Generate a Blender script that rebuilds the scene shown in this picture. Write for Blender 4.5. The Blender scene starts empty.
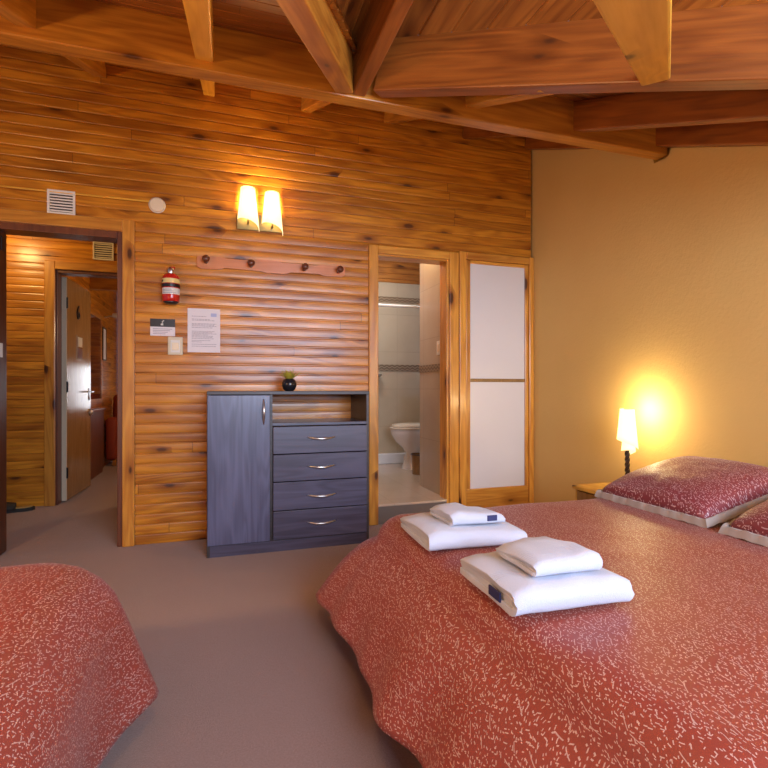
import bpy, bmesh, math, random
from mathutils import Vector, Matrix, noise as mnoise
random.seed(7)
S = bpy.context.scene
COL = S.collection
PI = math.pi

# ------------------------------------------------------------------ helpers
def link(name, bm, mat=None, parent=None, smooth=False, loc=None, rot=None, angle=None):
    me = bpy.data.meshes.new(name)
    bm.normal_update()
    bm.to_mesh(me); bm.free()
    if smooth:
        for p in me.polygons: p.use_smooth = True
        if angle is not None:
            try: me.set_sharp_from_angle(angle=math.radians(angle))
            except Exception: pass
    o = bpy.data.objects.new(name, me)
    COL.objects.link(o)
    if mat:
        for m in (mat if isinstance(mat, (list, tuple)) else [mat]): me.materials.append(m)
    if loc is not None: o.location = loc
    if rot is not None: o.rotation_euler = rot
    if parent: o.parent = parent
    return o

def tag(o, label, cat, group=None, kind=None):
    if label: o['label'] = label
    if cat: o['category'] = cat
    if group: o['group'] = group
    if kind: o['kind'] = kind
    return o

def thing(name, label, cat, loc=(0, 0, 0), rot=(0, 0, 0), group=None, kind=None):
    o = bpy.data.objects.new(name, None); COL.objects.link(o)
    o.empty_display_size = .1
    o.location = loc; o.rotation_euler = rot
    return tag(o, label, cat, group, kind)

def box(bm, x0, x1, y0, y1, z0, z1, bev=0, seg=2, mi=0):
    r = bmesh.ops.create_cube(bm, size=1)
    vs = r['verts']
    for v in vs:
        v.co = Vector(((x0 + x1) / 2 + v.co.x * (x1 - x0), (y0 + y1) / 2 + v.co.y * (y1 - y0), (z0 + z1) / 2 + v.co.z * (z1 - z0)))
    fs = list({f for v in vs for f in v.link_faces})
    for f in fs: f.material_index = mi
    if bev:
        es = list({e for v in vs for e in v.link_edges})
        bmesh.ops.bevel(bm, geom=es, offset=bev, segments=seg, affect='EDGES', profile=.5)
    return bm

def nb(): return bmesh.new()
def bx(*a, **k): return box(nb(), *a, **k)

def tube(bm, pts, rad, n=10, caps=True):
    """a round bar through the points; rad a number or a list"""
    pts = [Vector(p) for p in pts]
    rads = rad if isinstance(rad, (list, tuple)) else [rad] * len(pts)
    rings = []; up = None
    for i, p in enumerate(pts):
        t = (pts[min(i + 1, len(pts) - 1)] - pts[max(i - 1, 0)]).normalized()
        if up is None:
            up = Vector((0, 0, 1)) if abs(t.z) < .9 else Vector((1, 0, 0))
        a = t.cross(up)
        if a.length < 1e-6: a = t.cross(Vector((0, 1, 0)))
        a.normalize(); b = a.cross(t).normalized(); up = b
        rings.append([bm.verts.new(p + (a * math.cos(2 * PI * k / n) + b * math.sin(2 * PI * k / n)) * rads[i]) for k in range(n)])
    for r0, r1 in zip(rings, rings[1:]):
        for k in range(n): bm.faces.new((r0[k], r0[(k + 1) % n], r1[(k + 1) % n], r1[k]))
    if caps:
        bm.faces.new(rings[0][::-1]); bm.faces.new(rings[-1])
    return bm

def lathe(bm, prof, n=24, center=(0, 0, 0), sx=1, sy=1, close=True):
    """prof: (radius, z) from bottom to top"""
    c = Vector(center); rings = []
    for r, z in prof:
        if r < 1e-5: rings.append([bm.verts.new(c + Vector((0, 0, z)))])
        else: rings.append([bm.verts.new(c + Vector((sx * r * math.cos(2 * PI * k / n), sy * r * math.sin(2 * PI * k / n), z))) for k in range(n)])
    for a, b in zip(rings, rings[1:]):
        for k in range(n):
            k2 = (k + 1) % n
            if len(a) == 1 and len(b) == 1: continue
            if len(a) == 1: bm.faces.new((a[0], b[k2], b[k]))
            elif len(b) == 1: bm.faces.new((a[k], a[k2], b[0]))
            else: bm.faces.new((a[k], a[k2], b[k2], b[k]))
    if close:
        if len(rings[0]) > 1: bm.faces.new(rings[0][::-1])
        if len(rings[-1]) > 1: bm.faces.new(rings[-1])
    return bm

def bake(o):
    """apply an object's modifiers to its mesh"""
    dg = bpy.context.evaluated_depsgraph_get(); dg.update()
    me = bpy.data.meshes.new_from_object(o.evaluated_get(dg))
    old = o.data; o.modifiers.clear(); o.data = me
    bpy.data.meshes.remove(old)
    return o

def fbm(x, y, z=0, oct=3):
    return mnoise.fractal(Vector((x, y, z)), 1.0, 2.0, oct)

# ------------------------------------------------------------------ materials
class NT:
    def __init__(s, name):
        s.m = bpy.data.materials.new(name); s.m.use_nodes = True
        s.t = s.m.node_tree; s.n = s.t.nodes; s.l = s.t.links
        s.p = s.n['Principled BSDF']
    def new(s, typ, **k):
        x = s.n.new(typ)
        for a, b in k.items(): setattr(x, a, b)
        return x
    def put(s, sock, v):
        if isinstance(v, bpy.types.NodeSocket): s.l.new(v, sock)
        elif v is not None: sock.default_value = v
    def math(s, op, a, b=None, c=None, clamp=False):
        x = s.new('ShaderNodeMath', operation=op, use_clamp=clamp)
        for i, v in enumerate((a, b, c)):
            if v is not None: s.put(x.inputs[i], v)
        return x.outputs[0]
    def vmath(s, op, a, b=None, out=0):
        x = s.new('ShaderNodeVectorMath', operation=op)
        s.put(x.inputs[0], a)
        if b is not None: s.put(x.inputs[1], b)
        return x.outputs[out]
    def comb(s, x, y, z):
        c = s.new('ShaderNodeCombineXYZ')
        for i, v in enumerate((x, y, z)): s.put(c.inputs[i], v)
        return c.outputs[0]
    def sep(s, v):
        c = s.new('ShaderNodeSeparateXYZ'); s.put(c.inputs[0], v); return c.outputs
    def noise(s, v, scale, detail=3, rough=.5, dist=0):
        x = s.new('ShaderNodeTexNoise'); s.put(x.inputs['Vector'], v)
        x.inputs['Scale'].default_value = scale; x.inputs['Detail'].default_value = detail
        x.inputs['Roughness'].default_value = rough; x.inputs['Distortion'].default_value = dist
        return x.outputs['Fac']
    def white(s, v):
        x = s.new('ShaderNodeTexWhiteNoise', noise_dimensions='3D'); s.put(x.inputs['Vector'], v); return x.outputs['Value']
    def ramp(s, f, stops):
        r = s.new('ShaderNodeValToRGB'); s.put(r.inputs[0], f)
        e = r.color_ramp.elements
        while len(e) < len(stops): e.new(.5)
        for q, (pos, col) in zip(e, stops):
            q.position = pos; q.color = (*col, 1) if len(col) == 3 else col
        return r.outputs[0]
    def mix(s, f, a, b, blend='MIX'):
        x = s.new('ShaderNodeMix', data_type='RGBA', blend_type=blend)
        s.put(x.inputs[0], f)
        s.put(x.inputs[6], a if isinstance(a, bpy.types.NodeSocket) else (*a, 1))
        s.put(x.inputs[7], b if isinstance(b, bpy.types.NodeSocket) else (*b, 1))
        return x.outputs[2]
    def obj(s):
        return s.new('ShaderNodeTexCoord').outputs['Object']
    def bump(s, h, strength=.3, dist=.01):
        b = s.new('ShaderNodeBump'); b.inputs['Strength'].default_value = strength; b.inputs['Distance'].default_value = dist
        s.put(b.inputs['Height'], h); s.l.new(b.outputs[0], s.p.inputs['Normal'])
    def base(s, c): s.put(s.p.inputs['Base Color'], c if isinstance(c, bpy.types.NodeSocket) else (*c, 1))
    def set(s, **k):
        for a, b in k.items(): s.put(s.p.inputs[a.replace('_', ' ')], b)
        return s

def plain(name, col, rough=.5, metal=0, var=.06, scale=30, bump=0, **k):
    t = NT(name); v = t.obj()
    n = t.noise(v, scale, 3)
    f = t.math('MULTIPLY_ADD', n, 2 * var, 1 - var)
    t.base(t.mix(1.0, col, t.comb(f, f, f), 'MULTIPLY'))
    t.set(Roughness=rough, Metallic=metal, **k)
    if bump: t.bump(n, bump, .005)
    return t.m

def wood(name, along=0, across=2, bw=None, light=(.50, .215, .045), dark=(.25, .072, .012), rough=.32, coat=.0,
         length=3.4, tint=.17, knots=1.0, grain=.10, spec=.5):
    t = NT(name)
    o = t.sep(t.obj())
    a, b = o[along], o[across]
    c = o[3 - along - across]
    if bw:
        idx = t.math('FLOOR', t.math('DIVIDE', b, bw))
        r1 = t.white(t.comb(idx, 3.3, 1.7))
        a2 = t.math('ADD', a, t.math('MULTIPLY', r1, 9.0))
        seg = t.math('FLOOR', t.math('DIVIDE', a2, length))
        r2 = t.white(t.comb(idx, seg, 5.1))
        joint = t.math('LESS_THAN', t.math('FRACT', t.math('DIVIDE', a2, length)), .0012)
    else:
        info = t.new('ShaderNodeObjectInfo')
        r2 = info.outputs['Random']; joint = None
    sh = t.math('MULTIPLY', r2, 37.0)
    # broad figure: stretched noise folded into growth bands
    v1 = t.comb(t.math('MULTIPLY_ADD', a, .9, sh), t.math('MULTIPLY_ADD', b, 8.0, sh), t.math('MULTIPLY', c, 8.0))
    n1 = t.noise(v1, 1.0, 2, .5, .3)
    band = t.math('SINE', t.math('MULTIPLY', n1, 46.0))
    band = t.math('MULTIPLY_ADD', band, .5, .5)
    # fine streaks
    v2 = t.comb(t.math('MULTIPLY_ADD', a, 3.0, sh), t.math('MULTIPLY_ADD', b, 85.0, sh), t.math('MULTIPLY', c, 85.0))
    n2 = t.noise(v2, 1.0, 3, .6)
    # soft blotches
    v3 = t.comb(t.math('MULTIPLY_ADD', a, 2.2, sh), t.math('MULTIPLY_ADD', b, 6.0, sh), t.math('MULTIPLY', c, 6.0))
    n3 = t.noise(v3, 1.0, 2)
    f = t.math('ADD', t.math('MULTIPLY', band, .40), t.math('MULTIPLY_ADD', n2, .8, -.28))
    f = t.math('ADD', f, t.math('MULTIPLY_ADD', n3, 1.1, -.46), clamp=True)
    col = t.mix(f, light, dark)
    # knots
    if knots:
        vk = t.comb(t.math('MULTIPLY_ADD', a, 3.4, sh), t.math('MULTIPLY_ADD', t.math('ADD', b, c), 9.0, sh), 0.0)
        vo = t.new('ShaderNodeTexVoronoi', voronoi_dimensions='2D'); t.put(vo.inputs['Vector'], vk); vo.inputs['Scale'].default_value = 1.0
        keep = t.math('GREATER_THAN', t.sep(vo.outputs['Color'])[0], .86)
        d = t.math('ADD', vo.outputs['Distance'], t.math('MULTIPLY_ADD', n3, .30, -.15))
        core = t.new('ShaderNodeMapRange', interpolation_type='SMOOTHSTEP')
        t.put(core.inputs[0], d); core.inputs[1].default_value = .17; core.inputs[2].default_value = .05
        halo = t.new('ShaderNodeMapRange', interpolation_type='SMOOTHSTEP')
        t.put(halo.inputs[0], d); halo.inputs[1].default_value = .50; halo.inputs[2].default_value = .12
        col = t.mix(t.math('MULTIPLY', t.math('MULTIPLY', halo.outputs[0], keep), .65 * knots), col, (dark[0] * .75, dark[1] * .7, dark[2] * .7))
        col = t.mix(t.math('MULTIPLY', t.math('MULTIPLY', core.outputs[0], keep), .9 * knots), col, (.075, .022, .006))
    g = t.math('MULTIPLY_ADD', r2, 2 * tint, 1 - tint)
    col = t.mix(1.0, col, t.comb(g, t.math('POWER', g, 1.25), t.math('POWER', g, 1.4)), 'MULTIPLY')
    if joint is not None: col = t.mix(t.math('MULTIPLY', joint, .6), col, (.04, .012, .004))
    t.base(col)
    t.set(Roughness=t.math('MULTIPLY_ADD', n2, .16, rough - .08), Coat_Weight=coat, Coat_Roughness=.18, Specular_IOR_Level=spec)
    t.bump(t.math('ADD', n2, t.math('MULTIPLY', band, .3)), grain, .004)
    return t.m

BW = .068
M = {}
M['wall_wood'] = wood('varnished pine boards', 0, 2, BW, light=(.62, .245, .020), dark=(.26, .068, .005), rough=.33, coat=.2, spec=.45)
M['wall_wood_y'] = wood('varnished pine boards end wall', 1, 2, BW, light=(.64, .26, .022), dark=(.30, .08, .006), rough=.36, coat=.2)
M['ceil_wood'] = wood('dark stained ceiling boards', 0, 1, .12, light=(.40, .145, .024), dark=(.18, .05, .009), rough=.42, coat=.1)
M['beam'] = wood('varnished pine beam', 0, 2, None, light=(.56, .24, .03), dark=(.27, .082, .009), rough=.38, coat=.08, grain=.15)
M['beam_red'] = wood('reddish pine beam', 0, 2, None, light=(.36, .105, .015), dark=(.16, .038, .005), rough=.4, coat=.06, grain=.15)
M['beam_light'] = wood('pale pine brightened for lamplight', 0, 2, None, light=(.90, .50, .06), dark=(.62, .28, .025), rough=.34, coat=.2, grain=.15)  # colour brightened for lamplight on one rafter and the brace; moulding shares it
M['case_v'] = wood('pine door casing upright', 2, 0, None, light=(.68, .31, .045), dark=(.38, .12, .014), rough=.3, coat=.3, knots=1.2)
M['case_h'] = wood('pine door casing head', 0, 2, None, light=(.68, .31, .045), dark=(.38, .12, .014), rough=.3, coat=.3)
M['jamb'] = wood('dark red brown door jamb', 2, 0, None, light=(.16, .045, .014), dark=(.08, .018, .007), rough=.42, coat=.08, knots=0)
M['leaf'] = wood('brown veneered door', 2, 0, None, light=(.34, .20, .075), dark=(.24, .13, .045), rough=.2, coat=.4, knots=0, tint=.03)
M['night'] = wood('nightstand pine with lamp glow in colour', 1, 0, None, light=(.80, .50, .09), dark=(.60, .30, .045), rough=.3, coat=.2)  # base colour lightened and yellowed for the bedside lamp's glow
M['rack'] = wood('orange varnished rack wood', 0, 2, None, light=(.58, .21, .07), dark=(.44, .135, .04), rough=.3, coat=.25, knots=0)
M['peg'] = plain('dark varnished peg', (.12, .03, .012), .28)
M['wenge_v'] = wood('grey brown laminate with daylight tint upright', 2, 0, None, light=(.115, .122, .215), dark=(.05, .05, .095), rough=.34, coat=.3, knots=0, tint=.05, grain=.06, spec=.6)  # blue window reflection tinted into the brown base
M['wenge_h'] = wood('grey brown laminate with daylight tint level', 0, 2, None, light=(.085, .080, .135), dark=(.036, .031, .055), rough=.34, coat=.25, knots=0, tint=.08, grain=.06, spec=.6)  # drawers carry less of the blue reflection in their colour
M['carcass'] = wood('dark carcass laminate', 0, 2, None, light=(.06, .045, .042), dark=(.028, .02, .018), rough=.4, knots=0, tint=.05)
M['steel'] = plain('brushed steel', (.72, .70, .67), .28, 1)
M['brass'] = plain('dull brass plate', (.36, .26, .10), .38, .85)
M['iron'] = plain('dark twisted iron', (.045, .028, .02), .4, .6)
M['white'] = plain('white plastic', (.80, .78, .72), .4, 0, .03)
M['cream'] = plain('cream plastic', (.78, .66, .46), .4, 0, .03)
M['ivory'] = plain('ivory switch plastic', (.60, .52, .36), .35, 0, .04)
M['grey_line'] = plain('grey printing ink', (.27, .25, .30), .6)
M['black'] = plain('black plastic', (.012, .011, .012), .35)
M['paper'] = plain('white paper', (.74, .70, .72), .7, 0, .02)
M['red'] = plain('red enamel', (.50, .018, .012), .18, 0, .04)
M['label_y'] = plain('yellow label', (.72, .58, .22), .4)
M['label_w'] = plain('white label', (.70, .68, .62), .4)
M['porcelain'] = plain('white porcelain', (.80, .77, .74), .12, 0, .01, Coat_Weight=.4)
M['seat'] = plain('cream toilet seat', (.80, .70, .55), .2, 0, .02)
M['pot'] = plain('black glazed pot', (.014, .014, .018), .15)
M['leafgreen'] = plain('yellow green leaf', (.36, .30, .03), .5, 0, .25)
M['redcloth'] = plain('rust red cloth', (.30, .045, .018), .7, 0, .12)
M['mirror'] = plain('dark mirror', (.10, .028, .016), .08, 0, .05, Coat_Weight=.6)
M['soil'] = plain('dark rubber', (.02, .016, .012), .7)
M['tan'] = plain('tan leather', (.42, .27, .08), .6)

# plaster
t = NT('ochre plaster'); v = t.obj()
n = t.noise(v, 3.0, 4); n2 = t.noise(v, 60, 4)
t.base(t.mix(n, (.67, .435, .145), (.72, .48, .17)))
t.set(Roughness=.75, Specular_IOR_Level=.25)
t.bump(t.math('ADD', n2, t.math('MULTIPLY', n, 2.0)), .25, .006); M['plaster'] = t.m

# carpet
t = NT('brown carpet'); v = t.obj()
n = t.noise(v, 150, 4, .75); n3 = t.noise(v, 7, 4); n4 = t.noise(v, 900, 1)
c = t.mix(n, (.17, .102, .078), (.54, .355, .29))
c = t.mix(t.math('MULTIPLY', n3, .45), c, (.30, .195, .15))
t.base(c); t.set(Roughness=.95, Specular_IOR_Level=.1, Sheen_Weight=.25, Sheen_Roughness=.5)
t.bump(t.math('ADD', n, n4), .6, .006); M['carpet'] = t.m

# tile with mortar lines (metres); b = wall-plane axis
def tile(name, a_ax, b_ax, ta, tb, col, col2, rough=.22, off=(0, 0)):
    t = NT(name); o = t.sep(t.obj())
    a = t.math('DIVIDE', t.math('SUBTRACT', o[a_ax], off[0]), ta); b = t.math('DIVIDE', t.math('SUBTRACT', o[b_ax], off[1]), tb)
    def line(x, w):
        f = t.math('FRACT', x); d = t.math('MINIMUM', f, t.math('SUBTRACT', 1.0, f))
        return t.math('LESS_THAN', d, w)
    g = t.math('MAXIMUM', line(a, .0022 / ta), line(b, .0022 / tb))
    idv = t.white(t.comb(t.math('FLOOR', a), t.math('FLOOR', b), 2.0))
    n = t.noise(t.obj(), 5, 4)
    k = t.math('ADD', t.math('MULTIPLY', n, .75), t.math('MULTIPLY', idv, .25))
    c = t.mix(k, col, col2)
    t.base(t.mix(t.math('MULTIPLY', g, .4), c, (col2[0] * .6, col2[1] * .6, col2[2] * .6)))
    t.set(Roughness=rough, Coat_Weight=.15)
    t.bump(t.math('SUBTRACT', 1.0, g), .25, .003)
    return t.m
M['tile_x'] = tile('beige wall tile', 0, 2, .33, .45, (.56, .45, .31), (.46, .36, .24), off=(.1, .15))
M['tile_y'] = tile('beige wall tile side', 1, 2, .33, .45, (.56, .45, .32), (.47, .37, .26), off=(.05, .15))
M['tile_floor'] = tile('beige floor tile', 0, 1, .33, .33, (.60, .46, .33), (.48, .36, .26), .2)
t = NT('patterned border tile'); o = t.sep(t.obj())
k = t.math('ADD', o[0], o[1])
w = t.math('SINE', t.math('MULTIPLY', k, 95.0)); w2 = t.math('SINE', t.math('MULTIPLY_ADD', o[2], 190.0, t.math('MULTIPLY', w, 1.6)))
t.base(t.mix(t.math('MULTIPLY_ADD', w2, .5, .5), (.36, .26, .16), (.14, .08, .04))); t.set(Roughness=.3); M['border'] = t.m

# frosted panes
t = NT('frosted white glass'); n = t.noise(t.obj(), 2.0, 2)
t.base(t.mix(n, (.66, .63, .62), (.72, .69, .68))); t.set(Roughness=.38, Specular_IOR_Level=.6, Coat_Weight=.3, Coat_Roughness=.3); M['frost'] = t.m

# bedspread: rust red with scattered pale dashes, in metres along the cloth (UV)
def spread(name, c1, c2, pale, sheen):
    t = NT(name)
    uv = t.new('ShaderNodeUVMap', uv_map='cloth').outputs[0]
    def dashes(scale, ln, wd, seed, a0, arange, keep):
        v = t.vmath('ADD', t.vmath('MULTIPLY', uv, (scale, scale, 0)), (seed, seed * 1.7, 0))
        vo = t.new('ShaderNodeTexVoronoi', voronoi_dimensions='2D'); t.put(vo.inputs['Vector'], v); vo.inputs['Scale'].default_value = 1
        vo.inputs['Randomness'].default_value = .85
        d = t.vmath('SUBTRACT', v, vo.outputs['Position'])
        rc = t.sep(vo.outputs['Color'])
        ang = t.math('MULTIPLY_ADD', t.math('FLOOR', t.math('MULTIPLY', rc[0], 2.99)), arange, a0)
        ds = t.sep(d); ca, sa = t.math('COSINE', ang), t.math('SINE', ang)
        x = t.math('ADD', t.math('MULTIPLY', ds[0], ca), t.math('MULTIPLY', ds[1], sa))
        y = t.math('SUBTRACT', t.math('MULTIPLY', ds[1], ca), t.math('MULTIPLY', ds[0], sa))
        y = t.math('ADD', y, t.math('MULTIPLY', t.math('MULTIPLY', x, x), .12))
        L = t.math('MULTIPLY', ln * scale, t.math('MULTIPLY_ADD', rc[1], .7, .5))
        m = t.math('MULTIPLY', t.math('LESS_THAN', t.math('ABSOLUTE', x), L), t.math('LESS_THAN', t.math('ABSOLUTE', y), wd * scale))
        return t.math('MULTIPLY', m, t.math('LESS_THAN', rc[2], keep))
    m = t.math('MULTIPLY', dashes(27, .016, .00085, 3.1, .95, .3, .6), .85)
    m = t.math('MAXIMUM', m, dashes(78, .0040, .0010, 11.3, .8, .55, .85))
    m = t.math('MAXIMUM', m, dashes(104, .0026, .0009, 23.9, .2, .7, .6))
    n = t.noise(uv, 14, 3); n2 = t.noise(uv, 700, 1)
    c = t.mix(n, c1, c2)
    t.base(t.mix(t.math('MULTIPLY', m, .60), c, pale))
    t.set(Roughness=t.math('MULTIPLY_ADD', m, -.1, .46), Specular_IOR_Level=.6, Sheen_Weight=sheen * .4, Sheen_Roughness=.35)
    t.put(t.p.inputs['Sheen Tint'], (.9, .75, .75, 1))
    t.bump(t.math('ADD', t.math('MULTIPLY', n2, .4), m), .12, .002)
    return t.m
M['spread'] = spread('rust red dashed bedspread', (.30, .054, .034), (.265, .046, .030), (.80, .60, .52), .2)
M['sham'] = spread('wine red dashed sham', (.235, .040, .046), (.205, .034, .041), (.82, .62, .62), .4)
M['satin'] = plain('silver taupe satin', (.40, .34, .29), .34, 0, .12, 25, .2, Sheen_Weight=.3)
t = NT('white terry towel'); v = t.obj(); n = t.noise(v, 420, 2, .7); n2 = t.noise(v, 30, 2)
t.base(t.mix(n, (.55, .60, .74), (.68, .73, .86))); t.set(Roughness=.95, Specular_IOR_Level=.1, Sheen_Weight=.4)
yy = t.sep(v)[1]
bandm = t.math('LESS_THAN', t.math('ABSOLUTE', t.math('ADD', yy, .045)), .022)
st = t.math('MULTIPLY', bandm, t.math('SINE', t.math('MULTIPLY', yy, 700.0)))
t.bump(t.math('ADD', t.math('ADD', n, t.math('MULTIPLY', n2, .6)), t.math('MULTIPLY', st, .5)), .7, .006); M['towel'] = t.m
M['navy'] = plain('navy label', (.02, .025, .11), .6)

def emit(name, col, strength, base=(.8, .7, .5)):
    t = NT(name); t.base(base); t.set(Roughness=.5, Emission_Strength=strength)
    t.put(t.p.inputs['Emission Color'], (*col, 1)); return t.m
M['shade'] = emit('lit parchment shade', (1, .84, .52), 1.7, (.85, .76, .55))
_t = M['shade'].node_tree; _tr = _t.nodes.new('ShaderNodeBsdfTranslucent'); _tr.inputs[0].default_value = (.95, .78, .45, 1)
_mx = _t.nodes.new('ShaderNodeMixShader'); _mx.inputs[0].default_value = .55
_t.links.new(_t.nodes['Principled BSDF'].outputs[0], _mx.inputs[1]); _t.links.new(_tr.outputs[0], _mx.inputs[2])
_t.links.new(_mx.outputs[0], _t.nodes['Material Output'].inputs[0])
M['bulb'] = emit('glowing bulb', (1, .78, .42), 14)

# ------------------------------------------------------------------ plan of the room (metres; back wall at Y, plaster wall at XR)
YB, XR, XL = 3.78, 2.577, -2.35
PITCH = .434
def roof(y): return 2.246 + PITCH * (y - 1.80)      # underside of the rafters

PROF_LOW = ((0, -.002), (.03, -.002), (.06, -.0072), (.14, -.0086), (.38, -.0095), (.62, -.0095), (.86, -.0086), (.94, -.0072), (.97, -.002))
PROF_HIGH = ((0, -.001), (.028, -.001), (.05, -.0078), (.10, -.0092), (.5, -.0095), (.90, -.0092), (.95, -.0078), (.972, -.001))
def boards(name, x0, x1, z0, z1, y, mat, parent=None, kind=None, rotz=0, origin=(0, 0, 0)):
    """cladding of level half-round boards facing -Y"""
    bm = nb(); prof = []
    k0 = math.floor(z0 / BW)
    z = k0 * BW
    while z < z1 - 1e-6:
        for f, d in (PROF_LOW if z < 2.12 else PROF_HIGH):
            zz = z + f * BW
            if z0 - 1e-6 <= zz <= z1 + 1e-6: prof.append((zz, d))
        z += BW
    if not prof or prof[0][0] > z0 + 1e-4: prof.insert(0, (z0, -.006))
    if prof[-1][0] < z1 - 1e-4: prof.append((z1, -.006))
    a = [bm.verts.new((x0, y + d, z)) for z, d in prof]; b = [bm.verts.new((x1, y + d, z)) for z, d in prof]
    for i in range(len(prof) - 1): bm.faces.new((a[i], b[i], b[i + 1], a[i + 1]))
    # back and edges
    c0, c1 = bm.verts.new((x0, y + .02, z0)), bm.verts.new((x1, y + .02, z0))
    d0, d1 = bm.verts.new((x0, y + .02, z1)), bm.verts.new((x1, y + .02, z1))
    bm.faces.new((c1, c0, d0, d1)); bm.faces.new((a[0], c0, c1, b[0])); bm.faces.new((a[-1], b[-1], d1, d0))
    e = [bm.verts.new(v.co) for v in a]; f_ = [bm.verts.new(v.co) for v in b]
    bm.faces.new(e[::-1] + [c0, d0]); bm.faces.new(f_ + [d1, c1])
    o = link(name, bm, mat, parent)
    me = o.data
    for p in me.polygons: p.use_smooth = False
    o.rotation_euler.z = rotz; o.location = origin
    return o

def struct(o, label=None, cat=None):
    o['kind'] = 'structure'
    if label: o['label'] = label; o['category'] = cat or 'wall'
    return o

# floor
struct(link('floor', bx(-2.6, 2.7, -1.2, 9.6, -.05, 0), M['carpet']), 'brown carpet covering bedroom and hallway', 'floor')

# back wall: one root with the strips around the openings as parts
wb = thing('wall_back', 'varnished pine board wall with the two doorways and the coat rack', 'wall', kind='structure')
for (x0, x1, z0, z1) in ((XL, -1.32, 0, 3.3), (-1.32, -.60, 2.09, 3.3), (-.60, 1.15, 0, 3.3), (1.15, 2.56, 2.12, 3.3)):
    o = boards('board_cladding', x0, x1, z0, z1, YB, M['wall_wood'], wb); o['kind'] = 'structure'
bm = nb()
for (x0, x1, z0, z1) in ((XL, -1.34, 0, 3.35), (-1.34, -.58, 2.11, 3.35), (-.58, 1.13, 0, 3.35), (1.13, 1.82, 2.14, 3.35), (1.82, 2.56, 0, 3.35)):
    box(bm, x0, x1, YB + .021, YB + .10, z0, z1)
struct(link('wall_core', bm, M['carcass'], wb))

# plaster wall on the bed side, top raked with the roof, with the chipped notch round the purlin
bm = nb()
ys = [-1.2, 2.36, 2.38, 2.41, 2.49, 2.52, YB + .1]
zs = [roof(-1.2), roof(2.36), roof(2.38) - .04, 2.44, 2.452, roof(2.52), roof(YB + .1)]
for X0, X1 in ((XR, XR + .12),):
    A = [bm.verts.new((X0, y, 0)) for y in ys]; B = [bm.verts.new((X0, y, z)) for y, z in zip(ys, zs)]
    C = [bm.verts.new((X1, y, 0)) for y in ys]; D = [bm.verts.new((X1, y, z)) for y, z in zip(ys, zs)]
    for i in range(len(ys) - 1):
        bm.faces.new((A[i], A[i + 1], B[i + 1], B[i])); bm.faces.new((C[i + 1], C[i], D[i], D[i + 1]))
        bm.faces.new((B[i], B[i + 1], D[i + 1], D[i])); bm.faces.new((A[i + 1], A[i], C[i], C[i + 1]))
    bm.faces.new((A[0], B[0], D[0], C[0])); bm.faces.new((A[-1], C[-1], D[-1], B[-1]))
for y0, y1 in ((-1.2, YB + .1),):
    P = [(XR + .04, y0, roof(y0) - .2), (XR + .13, y0, roof(y0) - .2), (XR + .13, y0, roof(y0) + .17), (XR + .04, y0, roof(y0) + .17)]
    Q = [(x, y1, z + PITCH * (y1 - y0)) for x, _, z in P]
    p_ = [bm.verts.new(v) for v in P]; q_ = [bm.verts.new(v) for v in Q]
    bm.faces.new(p_[::-1]); bm.faces.new(q_)
    for k in range(4): bm.faces.new((p_[k], p_[(k + 1) % 4], q_[(k + 1) % 4], q_[k]))
bmesh.ops.recalc_face_normals(bm, faces=bm.faces)
struct(link('wall_right', bm, M['plaster']), 'ochre plastered wall behind the head of the big bed', 'wall')
# left wall (outside the view)
o = boards('wall_left', -YB, .4, 0, 2.6, 0, M['wall_wood'], rotz=PI / 2, origin=(XL, 0, 0))
struct(o, 'pine board wall beyond the smaller corner of bed', 'wall')

# ---- ceiling boards
def sheet(name, u_len, v_len, bw, thick=.02):
    """boards along local X, laid side by side along local Y, underside down"""
    bm = nb(); k = 0
    n = int(math.ceil(v_len / bw))
    for i in range(n):
        y0, y1 = i * bw, (i + 1) * bw
        P = [(y0, .006), (y0 + .006, 0), (y1 - .006, 0), (y1, .006)]
        a = [bm.verts.new((0, y, z)) for y, z in P]; b = [bm.verts.new((u_len, y, z)) for y, z in P]
        for j in range(3): bm.faces.new((a[j], a[j + 1], b[j + 1], b[j]))
    q = [bm.verts.new(p) for p in ((0, 0, thick), (u_len, 0, thick), (u_len, n * bw, thick), (0, n * bw, thick))]
    bm.faces.new(q)
    return bm
def place(o, origin, u, v):
    u = Vector(u).normalized(); v = Vector(v); v = (v - u * v.dot(u)).normalized(); w = u.cross(v)
    m = Matrix((u, v, w)).transposed().to_4x4(); m.translation = Vector(origin); o.matrix_world = m; return m
def clip(o, planes, mat):
    """cut a sheet by world planes (point, normal): the side the normal points to goes"""
    bm = nb(); bm.from_mesh(o.data); inv = mat.inverted(); n3 = inv.to_3x3()
    for p, n in planes:
        bmesh.ops.bisect_plane(bm, geom=list(bm.verts) + list(bm.edges) + list(bm.faces), plane_co=inv @ Vector(p), plane_no=(n3 @ Vector(n)).normalized(), clear_outer=True)
    bm.to_mesh(o.data); bm.free()

RD = .165                                              # rafter depth measured straight up
V0 = Vector((.66, 2.40, 0))                            # where ridge and valleys meet on the purlin
BH = Vector((.640, -.768, 0)); BSL = -.285             # valley beam heading (plan) and fall
LH = Vector((-.375, -.927, 0)); LSL = -.33             # second, slimmer valley rafter
ceil = thing('ceiling', 'dark stained board ceiling above the rafters', 'ceiling', kind='structure')
def ceil_sheet(origin, u, v, ul, vl, bw, planes):
    o = link('ceiling_boards', sheet('c', ul, vl, bw), M['ceil_wood'])
    m = place(o, origin, u, v); clip(o, planes, m)
    o.parent = ceil; o['kind'] = 'structure'; return o
vdir = (0, 1, PITCH); L = math.hypot(1, PITCH)
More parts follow.
